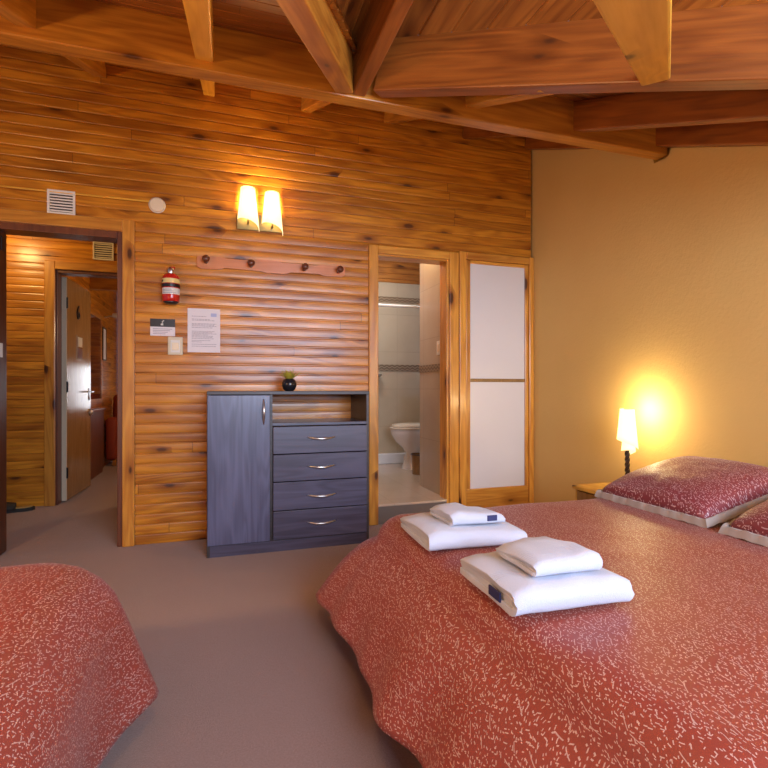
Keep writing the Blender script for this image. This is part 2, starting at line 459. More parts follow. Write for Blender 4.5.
# slope over the back of the room, then left of the gable, then the corner right of the valley beam
ceil_sheet((XL, 2.44, roof(2.44) + RD), (1, 0, 0), vdir, XR + .1 - XL, (YB + .06 - 2.44) * L, .12, [])
nl = Vector((-LH.y, LH.x, 0)); nl = nl if nl.x > 0 else -nl
ceil_sheet((XL, -.3, roof(-.3) + RD), (1, 0, 0), vdir, XR - XL, 2.74 * L, .12, [(V0, nl)])
nr = Vector((-BH.y, BH.x, 0)); nr = nr if nr.x > 0 else -nr
ceil_sheet((.5, 0.0, roof(0.0) + RD), (1, 0, 0), vdir, XR + .1 - .5, 2.44 * L, .12, [(V0 + BH * .0, -nr)])
# cross gable: boards run front to back, falling right to the valley beam and left to the valley rafter
ZT = 2.745
fall = BSL / BH.x
ceil_sheet((.655, 2.44, ZT), (0, -1, 0), (1, 0, fall), 3.3, 2.3, .115, [(V0, nr)])
fl = LSL / LH.x
ceil_sheet((.665, -.86, ZT), (0, 1, 0), (-1, 0, -fl), 3.3, 1.6, .115, [(V0 - nl * .05, -nl)])

# ---- beams and rafters (each its own object, grain along local X)
def beam(name, p0, p1, w, h, mat, label, top_up=True, group=None, bev=.006):
    """bar whose underside centre line runs from p0 to p1; w wide, h deep, sides plumb"""
    p0, p1 = Vector(p0), Vector(p1); d = p1 - p0; ln = d.length
    u = d.normalized(); side = Vector((0, 0, 1)).cross(u).normalized(); up = u.cross(side)
    o = link(name, bx(0, ln, -w / 2, w / 2, 0, h, bev=bev), mat)
    m = Matrix((u, side, up)).transposed().to_4x4(); m.translation = p0; o.matrix_world = m
    tag(o, label, 'beam', group); return o
beam('purlin', (XL, 2.44, 2.465), (XR + .02, 2.44, 2.465), .08, .215, M['beam'], 'long level pine purlin carrying the rafters in front of the board wall')
rx = [(-.735, -.3, 'rafter over the hallway doorway, crossing above the long purlin', M['beam']),
      (-.055, -.2, 'rafter with lamplight in its pale colour, crossing the purlin above the fire extinguisher', M['beam_light']),
      (.625, 2.48, 'short rafter end between purlin and board wall, over the wall sconce', M['beam']),
      (1.27, 1.76, 'rafter over the bathroom doorway, ending behind the heavy valley beam', M['beam']),
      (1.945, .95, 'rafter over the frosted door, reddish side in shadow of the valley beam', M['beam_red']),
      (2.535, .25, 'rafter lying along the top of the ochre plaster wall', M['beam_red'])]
cosp = 1 / L
for x, y0, lab, m in rx:
    dz = .02 if x == 1.27 else 0
    beam('rafter', (x, YB + .01, roof(YB + .01) + dz), (x, y0, roof(y0) + dz), .075, RD * cosp, m, lab, group=None)
zb = 2.477
def beam_at(name, p, hd, sl, ln, w, h, m, lab):
    e = p + hd * ln; e.z = p.z + sl * ln
    return beam(name, p, e, w, h, m, lab)
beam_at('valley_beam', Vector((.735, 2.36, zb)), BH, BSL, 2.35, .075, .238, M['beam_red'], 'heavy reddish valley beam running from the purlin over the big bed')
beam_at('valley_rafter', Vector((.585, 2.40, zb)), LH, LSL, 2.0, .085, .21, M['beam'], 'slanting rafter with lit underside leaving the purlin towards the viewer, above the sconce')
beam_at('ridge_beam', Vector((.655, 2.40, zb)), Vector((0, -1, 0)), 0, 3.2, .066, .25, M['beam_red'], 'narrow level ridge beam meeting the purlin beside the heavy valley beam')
M_yb = M['beam_light']
# board nailed to the valley beam, falling towards the viewer
yb = thing('brace_board', None, None)
COL.objects.unlink(yb); bpy.data.objects.remove(yb)
beam_at('brace_board', Vector((1.470, 1.413, 2.130)), Vector((-.735, -.678, 0)), -.436, 1.45, .091, .05, M_yb, 'wide brace board, lamplight in its pale yellow, nailed flat against the heavy valley beam')

# ------------------------------------------------------------------ door casings
def door_root(n, label): return thing(f'door_{n}', label, 'doorway', kind='structure')
def part(name, bm, m, p, **k):
    o = link(name, bm, m, p, **k); o['kind'] = 'structure'; return o
d1 = door_root(1, 'doorway with pine casing opening onto the hallway')
part('casing', bx(-.60, -.526, YB - .03, YB + .0, 0, 2.174, bev=.006), M['case_v'], d1)
part('casing', bx(-1.39, -1.322, YB - .03, YB + .0, 0, 2.174, bev=.006), M['case_v'], d1)
part('casing', bx(-1.322, -.60, YB - .029, YB + .0, 2.095, 2.174, bev=.005), M['case_h'], d1)
part('jamb', bx(-.632, -.598, YB - .012, YB + .13, 0, 2.10, bev=.004), M['jamb'], d1)
part('jamb', bx(-1.335, -1.300, YB - .012, YB + .13, 0, 2.10, bev=.004), M['jamb'], d1)
part('jamb', bx(-1.300, -.632, YB - .011, YB + .13, 2.052, 2.099, bev=.004), M['jamb'], d1)
o = part('strike_plate', bx(-1.300, -1.293, YB + .02, YB + .05, 1.25, 1.34, bev=.003), M['white'], d1)
o = part('hinge', bx(-1.300, -1.292, YB + .03, YB + .08, 1.93, 2.02, bev=.003), M['black'], d1)

d2 = door_root(2, 'doorway with knotty pine casing opening into the tiled bathroom')
part('casing', bx(1.106, 1.182, YB - .03, YB, 0, 2.16, bev=.006), M['case_v'], d2)
part('casing', bx(1.785, 1.868, YB - .03, YB, 0, 2.16, bev=.006), M['case_v'], d2)
part('casing', bx(1.182, 1.785, YB - .029, YB, 2.10, 2.16, bev=.005), M['case_h'], d2)
part('jamb', bx(1.160, 1.186, YB - .008, YB + .13, 0, 2.12, bev=.004), M['case_v'], d2)
part('jamb', bx(1.768, 1.80, YB - .008, YB + .13, 0, 2.12, bev=.004), M['case_v'], d2)
part('jamb', bx(1.186, 1.768, YB - .007, YB + .13, 2.085, 2.118, bev=.004), M['case_h'], d2)
part('threshold', bx(1.16, 1.80, YB - .004, YB + .135, 0, .134), plain('grey riser', (.15, .115, .09), .5), d2)
part('nosing', bx(1.16, 1.80, YB - .006, YB + .135, .134, .152, bev=.004), M['tile_floor'], d2)

d3 = door_root(3, 'pine framed door with two frosted white panes beside the plaster wall')
part('stile', bx(1.872, 1.935, YB - .034, YB, 0, 2.172, bev=.006), M['case_v'], d3)
part('stile', bx(2.53, 2.574, YB - .034, YB, 0, 2.172, bev=.006), M['case_v'], d3)
part('top_rail', bx(1.935, 2.53, YB - .033, YB, 2.11, 2.172, bev=.006), M['case_h'], d3)
part('stile', bx(1.937, 1.975, YB - .022, YB, .05, 2.108, bev=.005), M['case_v'], d3)
part('stile', bx(2.497, 2.528, YB - .022, YB, .05, 2.108, bev=.005), M['case_v'], d3)
part('top_rail', bx(1.976, 2.496, YB - .0215, YB, 2.082, 2.108, bev=.004), M['case_h'], d3)
part('bottom_rail', bx(1.937, 2.528, YB - .024, YB, .0, .228, bev=.006), M['case_h'], d3)
part('mid_rail', bx(1.976, 2.496, YB - .018, YB, 1.108, 1.136, bev=.003), M['leaf'], d3)
part('upper_pane', bx(1.976, 2.496, YB - .008, YB + .0, 1.136, 2.082), M['frost'], d3)
part('lower_pane', bx(1.976, 2.496, YB - .008, YB + .0, .228, 1.108), M['frost'], d3)

# ------------------------------------------------------------------ hallway and the room beyond
YH = 5.30
wh = thing('wall_hallway', 'pine board wall across the hallway behind the doorway', 'wall', kind='structure')
for (x0, x1, z0, z1) in ((-3.0, -1.40, 0, 2.75), (-1.40, -.45, 2.16, 2.75), (-.45, 1.1, 0, 2.75)):
    o = boards('board_cladding', x0, x1, z0, z1, YH, M['wall_wood'], wh); o['kind'] = 'structure'
bm = nb()
for (x0, x1, z0, z1) in ((-3.0, -1.42, 0, 2.75), (-1.42, -.43, 2.18, 2.75), (-.43, 1.1, 0, 2.75)): box(bm, x0, x1, YH + .021, YH + .1, z0, z1)
struct(link('wall_core', bm, M['carcass'], wh))
# hallway side walls and ceiling
o = boards('wall_hallway_end', -5.2, -3.88, 0, 2.75, 0, M['wall_wood'], rotz=PI / 2, origin=(-2.4, 0, 0))
o.rotation_euler.z = PI / 2; o.location = (-2.4, 0, 0)
for v in o.data.vertices: v.co.x = -v.co.x; 
o.data.flip_normals(); o.location = (-2.4, 0, 0)
struct(o, 'pine board end wall of the hallway', 'wall')
struct(link('ceiling_hallway', bx(-3.0, 1.1, YB + .1, YH + .1, 2.75, 2.8), M['ceil_wood']), 'wood ceiling of the hallway', 'ceiling')
o = link('wall_hallway_bath', bx(1.0, 1.1, YB + .101, YH, 0, 2.75), M['wall_wood_y']); struct(o, 'pine wall between hallway and bathroom', 'wall')
d4 = door_root(4, 'inner doorway across the hallway with an open brown door')
part('casing', bx(-1.47, -1.385, YH - .035, YH - .005, 0, 2.20, bev=.006), M['case_v'], d4)
part('casing', bx(-.50, -.42, YH - .035, YH - .005, 0, 2.20, bev=.006), M['case_v'], d4)
part('casing', bx(-1.385, -.50, YH - .034, YH - .005, 2.128, 2.20, bev=.005), M['case_h'], d4)
part('jamb', bx(-1.40, -1.37, YH - .012, YH + .12, 0, 2.13, bev=.004), M['jamb'], d4)
part('jamb', bx(-.51, -.48, YH - .012, YH + .12, 0, 2.13, bev=.004), M['jamb'], d4)
part('jamb', bx(-1.37, -.51, YH - .011, YH + .12, 2.10, 2.13, bev=.004), M['jamb'], d4)
# door leaf, swung into the far room
LA = math.radians(87)
lf = part('door_leaf', bx(0, .76, -.02, .02, .012, 2.09, bev=.003), M['leaf'], d4, loc=(-1.352, YH + .125, 0), rot=(0, 0, LA))
ed = part('edge_strip', bx(-.003, .004, -.0215, .0215, .012, 2.09), M['cream'], lf)
for z in (.22, 1.02, 1.80):
    part('hinge', tube(nb(), [(-.006, -.028, z), (-.006, -.028, z + .1)], .008), M['black'], lf)
bm = nb(); tube(bm, [(.70, -.02, 1.02), (.70, -.06, 1.02), (.60, -.065, 1.02)], .009); box(bm, .685, .715, -.026, -.019, .93, 1.06, bev=.002)
part('handle', bm, M['steel'], lf, smooth=True, angle=40)
bm = nb(); lathe(bm, [(0, 0), (.035, 0), (.038, .01), (.02, .03), (0, .035)], 16)
k = part('round_knob', bm, M['steel'], lf, smooth=True, loc=(.72, -.02, .80), rot=(PI / 2, 0, 0))
# room number and notice on the leaf
cu = bpy.data.curves.new('n', 'FONT'); cu.body = '6'; cu.size = .20; cu.extrude = .004; cu.align_x = 'CENTER'
to = bpy.data.objects.new('room_number', cu); COL.objects.link(to); bpy.context.view_layer.update()
me = bpy.data.meshes.new_from_object(to.evaluated_get(bpy.context.evaluated_depsgraph_get())); bpy.data.objects.remove(to)
me.materials.append(M['black']); no = bpy.data.objects.new('room_number', me); COL.objects.link(no); no.parent = lf
no.location = (.33, -.026, 1.74); no.rotation_euler = (PI / 2, 0, 0); no['kind'] = 'structure'
nt = part('door_notice', bx(.29, .46, -.026, -.0195, 1.34, 1.58, bev=.002), M['leaf'], lf)
part('notice_picture', bx(.31, .44, -.029, -.0255, 1.47, 1.565), M['label_w'], nt)
part('notice_text', bx(.31, .44, -.029, -.0255, 1.355, 1.455), M['peg'], nt)
# far room
YF = 8.75
o = boards('wall_far_room_side', 5.45, YF, 0, 2.7, 0, M['wall_wood'], rotz=PI / 2, origin=(-1.47, 0, 0)); struct(o, 'pine side wall of the far room', 'wall')
o = boards('wall_far_room', -1.45, .8, 0, 2.7, YF, M['wall_wood']); struct(o, 'pine end wall of the far room', 'wall')
o = link('wall_far_room_inner', bx(.8, .85, YH + .1, YF, 0, 2.7), M['wall_wood_y']); struct(o, 'inner wall of the far room', 'wall')
struct(link('ceiling_far_room', bx(-1.6, .85, YH + .1, YF, 2.62, 2.67), M['ceil_wood']), 'dark board ceiling of the far room', 'ceiling')
beam('ceiling_beam', (-1.46, 7.0, 2.26), (.8, 7.0, 2.26), .12, .2, M['beam'], 'dark ceiling beam seen through the inner doorway')
mr = thing('wall_mirror', 'tall dark mirror on the side wall behind the open brown door', 'mirror', (-1.459, 7.05, 0))
link('glass', bx(.0, .012, -.44, .44, .92, 1.96), M['mirror'], mr)
bm = nb(); box(bm, 0, .022, -.47, .47, .88, .925, bev=.004); box(bm, 0, .022, -.47, .47, 1.955, 2.0, bev=.004); box(bm, 0, .022, -.47, -.435, .925, 1.955, bev=.003); box(bm, 0, .022, .435, .47, .925, 1.955, bev=.003)
link('frame', bm, M['beam'], mr)
pc = thing('picture_frame', 'small pale framed sheet on the wall past the dark mirror', 'picture', (-1.459, 7.72, 1.72))
link('sheet', bx(0, .012, -.09, .09, -.27, .14, bev=.002), M['paper'], pc)
bm = nb(); box(bm, 0, .016, -.105, -.088, -.285, .155); box(bm, 0, .016, .088, .105, -.285, .155); box(bm, 0, .016, -.088, .088, .138, .155); box(bm, 0, .016, -.088, .088, -.285, -.268)
link('frame', bm, M['black'], pc)
lamp = thing('wall_spotlight', 'small pale wall spotlight high in the far room', 'lamp', (-1.455, 7.75, 2.02))
bm = nb(); tube(bm, [(0, 0, 0), (.06, 0, .02), (.12, 0, .02)], .012); link('arm', bm, M['steel'], lamp, smooth=True)
link('lamp_head', tube(nb(), [(.11, -.02, .03), (.22, -.06, .02)], [.03, .045]), M['white'], lamp, smooth=True, angle=50)
# cabinet + chair with red cover
w1 = thing('window_assumed', 'assumed daylit window in the end wall of the far room', 'window', (-.62, YF - .012, 1.08), kind='structure')  # assumed window out of view, added for the reflection on the open door
struct(link('pane', bx(-.27, .27, -.012, -.002, -.32, .32), emit('daylit pane', (.86, .92, 1), 5.0), w1))  # pane emits light in place of daylight outside
bm = nb(); box(bm, -.31, -.27, -.022, -.002, -.36, .36); box(bm, .27, .31, -.022, -.002, -.36, .36); box(bm, -.27, .27, -.022, -.002, .32, .36); box(bm, -.27, .27, -.022, -.002, -.36, -.32); box(bm, -.012, .012, -.02, -.012, -.32, .32)
struct(link('frame', bm, M['case_v'], w1))
cb = thing('low_cabinet', 'low red-brown wooden cabinet against the far room wall under the mirror', 'cabinet', (-1.455, 6.85, 0))
link('body', bx(0, .08, -.45, .45, .05, .78, bev=.006), M['jamb'], cb); link('top', bx(0, .10, -.47, .47, .78, .81, bev=.006), M['beam_red'], cb)
link('plinth', bx(0, .07, -.43, .43, 0, .05), M['jamb'], cb)
ch = thing('covered_chair', 'chair under a rust red cloth in the far room beyond the hallway', 'chair', (-1.10, 7.95, 0))
bm = nb(); box(bm, -.28, .3, -.22, .3, .36, .52, bev=.06, seg=4); link('seat', bm, M['redcloth'], ch, smooth=True)
bm = nb(); box(bm, -.33, .32, .18, .36, .36, .98, bev=.08, seg=4); box(bm, -.34, -.2, -.24, .3, .08, .66, bev=.05, seg=3); link('cloth_cover', bm, M['redcloth'], ch, smooth=True)
for sx in (-.24, .26):
    for sy in (-.16, .3): link('leg', bx(sx - .022, sx + .022, sy - .022, sy + .022, 0, .37, bev=.004), M['beam'], ch)
# something dark lying by the hallway wall
sl = thing('slipper', 'black slipper with tan insole on the hallway floor by the jamb', 'slipper', (-1.66, 5.13, 0), (0, 0, .25))
def sole(bm, z0, z1, s=1.0):
    pts = [(-.13, -.035), (-.1, -.045), (0, -.04), (.09, -.05), (.14, -.03), (.155, 0), (.14, .03), (.09, .045), (0, .035), (-.1, .04), (-.13, .03)]
    a = [bm.verts.new((x * s, y * s, z0)) for x, y in pts]; b = [bm.verts.new((x * s, y * s, z1)) for x, y in pts]
    bm.faces.new(a[::-1]); bm.faces.new(b)
    for i in range(len(pts)): j = (i + 1) % len(pts); bm.faces.new((a[i], a[j], b[j], b[i]))
    return bm
link('sole', sole(nb(), 0, .03), M['soil'], sl); link('insole', sole(nb(), .03, .036, .9), M['tan'], sl)
bm = nb()
for i in range(5):
    x = -.10 + i * .03; r = .05 + .006 * math.sin(i)
    ring = [bm.verts.new((x, -r * math.cos(PI * k / 8), .02 + (.075 - .006 * i) * math.sin(PI * k / 8))) for k in range(9)]
    if i: [bm.faces.new((pr[k], pr[k + 1], ring[k + 1], ring[k])) for k in range(8)]
    pr = ring
o = link('upper', bm, M['soil'], sl, smooth=True); mo = o.modifiers.new('s', 'SOLIDIFY'); mo.thickness = .006; bake(o)
# hallway vent
def vent(label, cx, y, cz, w, h, m):
    v = thing('air_vent', label, 'vent', (cx, y, cz))
    bm = nb(); t = .014
    box(bm, -w / 2, w / 2, -.012, 0, h / 2 - t, h / 2, bev=.002); box(bm, -w / 2, w / 2, -.012, 0, -h / 2, -h / 2 + t, bev=.002)
    box(bm, -w / 2, -w / 2 + t, -.012, 0, -h / 2 + t, h / 2 - t, bev=.002); box(bm, w / 2 - t, w / 2, -.012, 0, -h / 2 + t, h / 2 - t, bev=.002)
    link('frame', bm, m, v)
    link('backing', bx(-w / 2 + t, w / 2 - t, -.002, 0, -h / 2 + t, h / 2 - t), M['carcass'], v)
    n = 7; hh = (h - 2 * t) / n
    bm = nb()
    for i in range(n):
        z = -h / 2 + t + (i + .5) * hh
        r = bmesh.ops.create_cube(bm, size=1)
        bmesh.ops.scale(bm, vec=(w - 2 * t, .003, hh * .5), verts=r['verts']); bmesh.ops.rotate(bm, matrix=Matrix.Rotation(.6, 3, 'X'), verts=r['verts'])
        bmesh.ops.translate(bm, vec=(0, -.007, z), verts=r['verts'])
    link('louvres', bm, m, v); return v
vent('white louvred vent high on the pine wall above the hallway doorway', -.954, YB - .0098, 2.250, .158, .156, M['white'])
vent('cream louvred vent on the hallway wall above the inner doorway', -1.0, YH - .0098, 2.325, .172, .17, M['cream'])

# ------------------------------------------------------------------ bathroom
struct(link('floor_bathroom', bx(1.1, 3.4, YB + .135, 6.0, .0, .15), M['tile_floor']), 'raised beige tile floor of the bathroom', 'floor')
struct(link('wall_bathroom_partition', bx(1.80, 1.90, YB + .101, 4.43, .15, 2.75), M['tile_y']), 'beige tiled partition just inside the bathroom doorway', 'wall')
struct(link('trim_1', bx(1.793, 1.799, YB + .101, 4.43, 1.205, 1.265), M['border']), 'brown patterned border tile on the partition', 'trim')
struct(link('wall_bathroom_back', bx(1.1, 3.4, 5.85, 5.95, .15, 2.34), M['tile_x']), 'beige tiled back wall of the bathroom', 'wall')
struct(boards('wall_bathroom_gable', 1.1, 3.4, 2.34, 2.9, 5.85, M['ceil_wood']), 'pine boards above the bathroom tiles', 'wall')
struct(link('trim_2', bx(1.1, 3.4, 5.842, 5.849, 1.27, 1.345), M['border']), 'brown patterned border tile on the bathroom back wall', 'trim')
struct(link('trim_3', bx(1.1, 3.4, 5.842, 5.849, 2.10, 2.165), M['border']), 'upper brown patterned border tile on the bathroom back wall', 'trim')
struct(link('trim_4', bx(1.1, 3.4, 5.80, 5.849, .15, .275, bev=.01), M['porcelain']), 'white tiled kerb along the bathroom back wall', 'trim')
struct(link('wall_bathroom_side', bx(1.0, 1.1, YH, 5.95, .0, 2.9), M['tile_y']), 'tiled side wall of the bathroom', 'wall')
struct(link('wall_bathroom_far_side', bx(3.4, 3.5, YB + .1, 5.95, .0, 2.9), M['tile_y']), 'tiled outer wall of the bathroom', 'wall')
struct(link('ceiling_bathroom', bx(1.1, 3.4, YB + .1, 5.95, 2.78, 2.83), M['ceil_wood']), 'wood ceiling of the bathroom', 'ceiling')
rd = thing('shower_rail', 'white shower rail high across the bathroom', 'rail', (0, 4.95, 1.905))
link('rod', tube(nb(), [(1.101, 0, 0), (3.399, 0, 0)], .014, 12), M['white'], rd, smooth=True, angle=50)
for x in (1.108, 3.392): link('flange', tube(nb(), [(x - .007, 0, 0), (x + .007, 0, 0)], .03, 14), M['white'], rd)
sd = thing('soap_dish', 'small grey soap dish on the bathroom back wall', 'soap dish', (1.80, 5.85, 1.22))
link('bowl', lathe(nb(), [(0, -.03), (.05, -.025), (.07, 0), (.065, .005), (.045, -.015), (0, -.02)], 18, (0, -.07, 0), close=False), M['steel'], sd, smooth=True)
link('bracket', bx(-.03, .03, -.02, 0, -.04, .03, bev=.005), M['steel'], sd)
sw = thing('bathroom_switch', 'small white switch on the tiled bathroom partition', 'switch', (1.80, 3.99, 1.40))
link('plate', bx(-.010, 0, -.036, .036, -.06, .06, bev=.004), M['white'], sw); link('rocker', bx(-.015, -.009, -.016, .016, -.03, .03, bev=.002), M['cream'], sw)
# toilet, front towards -X
wc = thing('toilet', 'white porcelain toilet in the bathroom, lid down', 'toilet', (2.14, 5.42, .15))
def oval(cx, a, b, z, n=28, tail=1.0):
    return [Vector((cx + a * math.cos(2 * PI * k / n) * (tail if math.cos(2 * PI * k / n) > 0 else 1), b * math.sin(2 * PI * k / n), z)) for k in range(n)]
def loft(bm, loops, cap=True):
    R = [[bm.verts.new(p) for p in l] for l in loops]
    for a, b in zip(R, R[1:]):
        for k in range(len(a)): j = (k + 1) % len(a); bm.faces.new((a[k], a[j], b[j], b[k]))
    if cap: bm.faces.new(R[0][::-1]); bm.faces.new(R[-1])
    return bm
bm = loft(nb(), [oval(-.03, .125, .11, 0), oval(-.03, .12, .105, .02), oval(-.025, .095, .085, .10), oval(-.02, .088, .08, .18), oval(-.03, .115, .105, .235),
                 oval(-.045, .185, .15, .31), oval(-.05, .225, .178, .385), oval(-.05, .235, .185, .43), oval(-.05, .23, .18, .445)])
link('bowl', bm, M['porcelain'], wc, smooth=True, angle=60)
link('seat', loft(nb(), [oval(-.05, .24, .19, .446), oval(-.05, .245, .195, .452), oval(-.05, .245, .195, .466), oval(-.05, .24, .19, .47)]), M['seat'], wc, smooth=True, angle=40)
link('lid', loft(nb(), [oval(-.04, .225, .185, .474), oval(-.04, .23, .19, .48), oval(-.04, .225, .185, .498), oval(-.03, .17, .14, .508)]), M['seat'], wc, smooth=True, angle=40)
link('tank', bx(.19, .36, -.2, .2, .40, .78, bev=.03, seg=3), M['porcelain'], wc, smooth=True); link('tank_lid', bx(.18, .37, -.21, .21, .78, .81, bev=.012), M['porcelain'], wc, smooth=True)
link('trapway', bx(.02, .30, -.09, .09, 0, .40, bev=.03, seg=3), M['porcelain'], wc, smooth=True)
bn = thing('waste_bin', 'small brown waste bin on the bathroom floor beside the toilet', 'bin', (2.03, 5.02, .15))
link('bin_body', lathe(nb(), [(.0, 0), (.07, 0), (.085, .21), (.08, .21), (.066, .01), (0, .01)], 20, close=False), M['leaf'], bn, smooth=True, angle=40)
link('rim', lathe(nb(), [(.083, .205), (.09, .205), (.09, .215), (.083, .215), (.083, .205)], 20, close=False), M['carcass'], bn)

# ------------------------------------------------------------------ things on the pine wall
YW = YB - .0098
# sconce
sc = thing('wall_sconce', 'brass wall sconce with two glowing parchment shades above the coat rack', 'lamp', (.285, YW, 2.245))
link('back_plate', bx(-.155, .165, -.02, 0, -.062, .055, bev=.004), M['brass'], sc)
def wrap_shade(r0, r1, h, slant, open_ang=PI, a_start=PI, n=26, m=7):
    """a rolled sheet, narrower at the top, its lower hem cut on a slant"""
    bm = nb(); g = []
    for i in range(m + 1):
        row = []
        for j in range(n + 1):
            f = j / n; a = a_start + open_ang * f
            z0 = slant * (.5 - f) + .02 * math.sin(f * PI)
            z = z0 + (h - z0) * i / m; r = r0 + (r1 - r0) * (z / h)
            row.append(bm.verts.new((r * math.cos(a), r * math.sin(a), z)))
        g.append(row)
    for i in range(m):
        for j in range(n): bm.faces.new((g[i][j], g[i][j + 1], g[i + 1][j + 1], g[i + 1][j]))
    return bm
for dx, hz in ((-.078, -.03), (.090, -.045)):
    s = link('lamp_shade', wrap_shade(.076, .050, .262, .075, PI * 1.06, PI * .97), M['shade'], sc, smooth=True, loc=(dx, -.022, hz))
    mo = s.modifiers.new('s', 'SOLIDIFY'); mo.thickness = .003; bake(s)
    bm = nb(); lathe(bm, [(0, 0), (.014, 0), (.014, .05), (.026, .085), (.022, .115), (0, .125)], 14)
    link('bulb', bm, M['bulb'], sc, smooth=True, loc=(dx, -.055, .05 + hz))
    link('arm', tube(nb(), [(dx, -.018, -.02 + hz + .03), (dx, -.055, -.02 + hz + .03), (dx, -.055, .052 + hz)], .007), M['brass'], sc, smooth=True)
# coat rack with scalloped outline
rk = thing('coat_rack', 'long orange-brown wooden coat rack with four dark pegs under the sconce', 'coat rack', (.391, YW, 1.93))
top = [(-.525, .035), (-.505, .045), (-.36, .043), (-.33, .036), (-.15, .036), (-.11, .046), (.02, .046), (.06, .036), (.30, .034), (.34, .042), (.50, .045), (.525, .036)]
bot = [(.525, -.022), (.50, -.036), (.36, -.036), (.33, -.026), (.12, -.028), (.08, -.042), (-.05, -.044), (-.10, -.034), (-.34, -.03), (-.38, -.042), (-.50, -.045), (-.525, -.032)]
bm = nb(); P = top + bot
a = [bm.verts.new((x, -.022, z)) for x, z in P]; b = [bm.verts.new((x, 0, z)) for x, z in P]
bm.faces.new(a); bm.faces.new(b[::-1])
for i in range(len(P)): j = (i + 1) % len(P); bm.faces.new((a[i], b[i], b[j], a[j]))
bmesh.ops.recalc_face_normals(bm, faces=bm.faces)
link('board', bm, M['rack'], rk)
for x, z in ((-.465, .004), (-.165, -.002), (.215, .0), (.475, .0)):
    bm = nb(); lathe(bm, [(.0, 0), (.014, 0), (.012, .03), (.024, .05), (.026, .062), (.018, .074), (0, .078)], 16)
    link('peg', bm, M['peg'], rk, smooth=True, loc=(x, -.02, z), rot=(PI / 2 - .15, 0, 0))
# detector and its conduit
dt = thing('smoke_detector', 'round cream detector disc on the pine wall beside the doorway corner', 'detector', (-.388, YW, 2.296))
link('disc', lathe(nb(), [(0, 0), (.05, 0), (.05, .012), (.044, .02), (0, .021)], 28), M['cream'], dt, smooth=True, angle=40, rot=(PI / 2, 0, 0))
link('base', lathe(nb(), [(.051, -.001), (.053, .002), (.053, .007), (.051, .009)], 28), M['white'], dt, rot=(PI / 2, 0, 0))
bm = nb(); box(bm, -1.9, -.437, YW - .009, YW, 2.310, 2.321, bev=.002)
tag(link('cable_conduit', bm, M['beam_light']), 'thin wooden cable moulding running to the round detector', 'conduit')
# extinguisher
ex = thing('fire_extinguisher', 'small red fire extinguisher strapped to the pine wall', 'extinguisher', (-.296, YW - .07, 1.63))
link('cylinder', lathe(nb(), [(0, .0), (.042, .0), (.054, .012), (.056, .03), (.056, .15), (.052, .172), (.038, .188), (.02, .196), (0, .197)], 28), M['red'], ex, smooth=True, angle=50)
link('valve', lathe(nb(), [(.019, .19), (.021, .195), (.021, .228), (.013, .238), (0, .239)], 18), M['steel'], ex, smooth=True, angle=40)
link('lever', bx(-.009, .025, -.012, .012, .226, .24, bev=.003), M['red'], ex)
def band(r, z0, z1, a0, a1, n=16):
    bm = nb(); A = []; 
    for j in range(n + 1):
        an = a0 + (a1 - a0) * j / n
        A.append([bm.verts.new((rr * math.cos(an), rr * math.sin(an), z)) for rr, z in ((r, z0), (r, z1), (r - .002, z1), (r - .002, z0))])
    for p, q in zip(A, A[1:]):
        for k in range(4): bm.faces.new((p[k], q[k], q[(k + 1) % 4], p[(k + 1) % 4]))
    bm.faces.new(A[0][::-1]); bm.faces.new(A[-1]); bmesh.ops.recalc_face_normals(bm, faces=bm.faces)
    return bm
link('yellow_label', band(.0572, .125, .155, PI * 1.05, PI * 1.95), M['label_y'], ex)
o = link('label_print', band(.0578, .132, .146, PI * 1.1, PI * 1.22), M['black'], ex)
link('white_label', band(.0572, .05, .092, PI * 1.15, PI * 1.95), M['label_w'], ex)
for i in range(3): link('label_print', band(.0578, .056 + i * .011, .060 + i * .011, PI * 1.2, PI * (1.7 - .08 * i)), M['grey_line'], ex)
link('strap', band(.0585, .098, .12, -PI / 2 - 1.9, -PI / 2 + 1.9), M['black'], ex)
link('bracket', bx(-.02, .02, .05, .0698, .02, .17, bev=.003), M['black'], ex)
link('foot_cap', lathe(nb(), [(0, -.012), (.036, -.01), (.05, .004), (.045, .006), (0, .001)], 24), M['black'], ex, smooth=True)
# notice sheet
pn = thing('notice_sheet', 'white printed sheet pinned to the pine wall above the cabinet', 'notice', (-.088, YW, 1.457))
link('sheet', bx(-.107, .107, -.003, 0, -.152, .152), M['paper'], pn)
bm = nb(); random.seed(3)
rows = [(.098, .6, 0), (.078, .75, 0), (.070, .9, 0), (.047, 1, 0), (.039, .9, 0), (.031, .97, 0), (.020, .8, 0), (-.006, .9, 0), (-.014, .85, 0), (-.022, .95, 0), (-.030, .6, 0), (-.038, .88, 0), (-.046, .8, 0), (-.056, .9, 0), (-.070, .75, 0), (-.080, .4, 0), (-.096, .96, 0), (-.110, 1, 0)]
for z, f, _ in rows:
    x = -.08
    while x < -.08 + .16 * f:
        w = random.uniform(.006, .02); box(bm, x, min(x + w, .082), -.0036, -.0029, z - .0016, z + .0016); x += w + .003
link('print', bm, M['grey_line'], pn)['kind'] = 'stuff'
link('crest', bx(.045, .083, -.0036, -.0029, .098, .122), plain('pale blue crest', (.42, .46, .66), .6), pn)
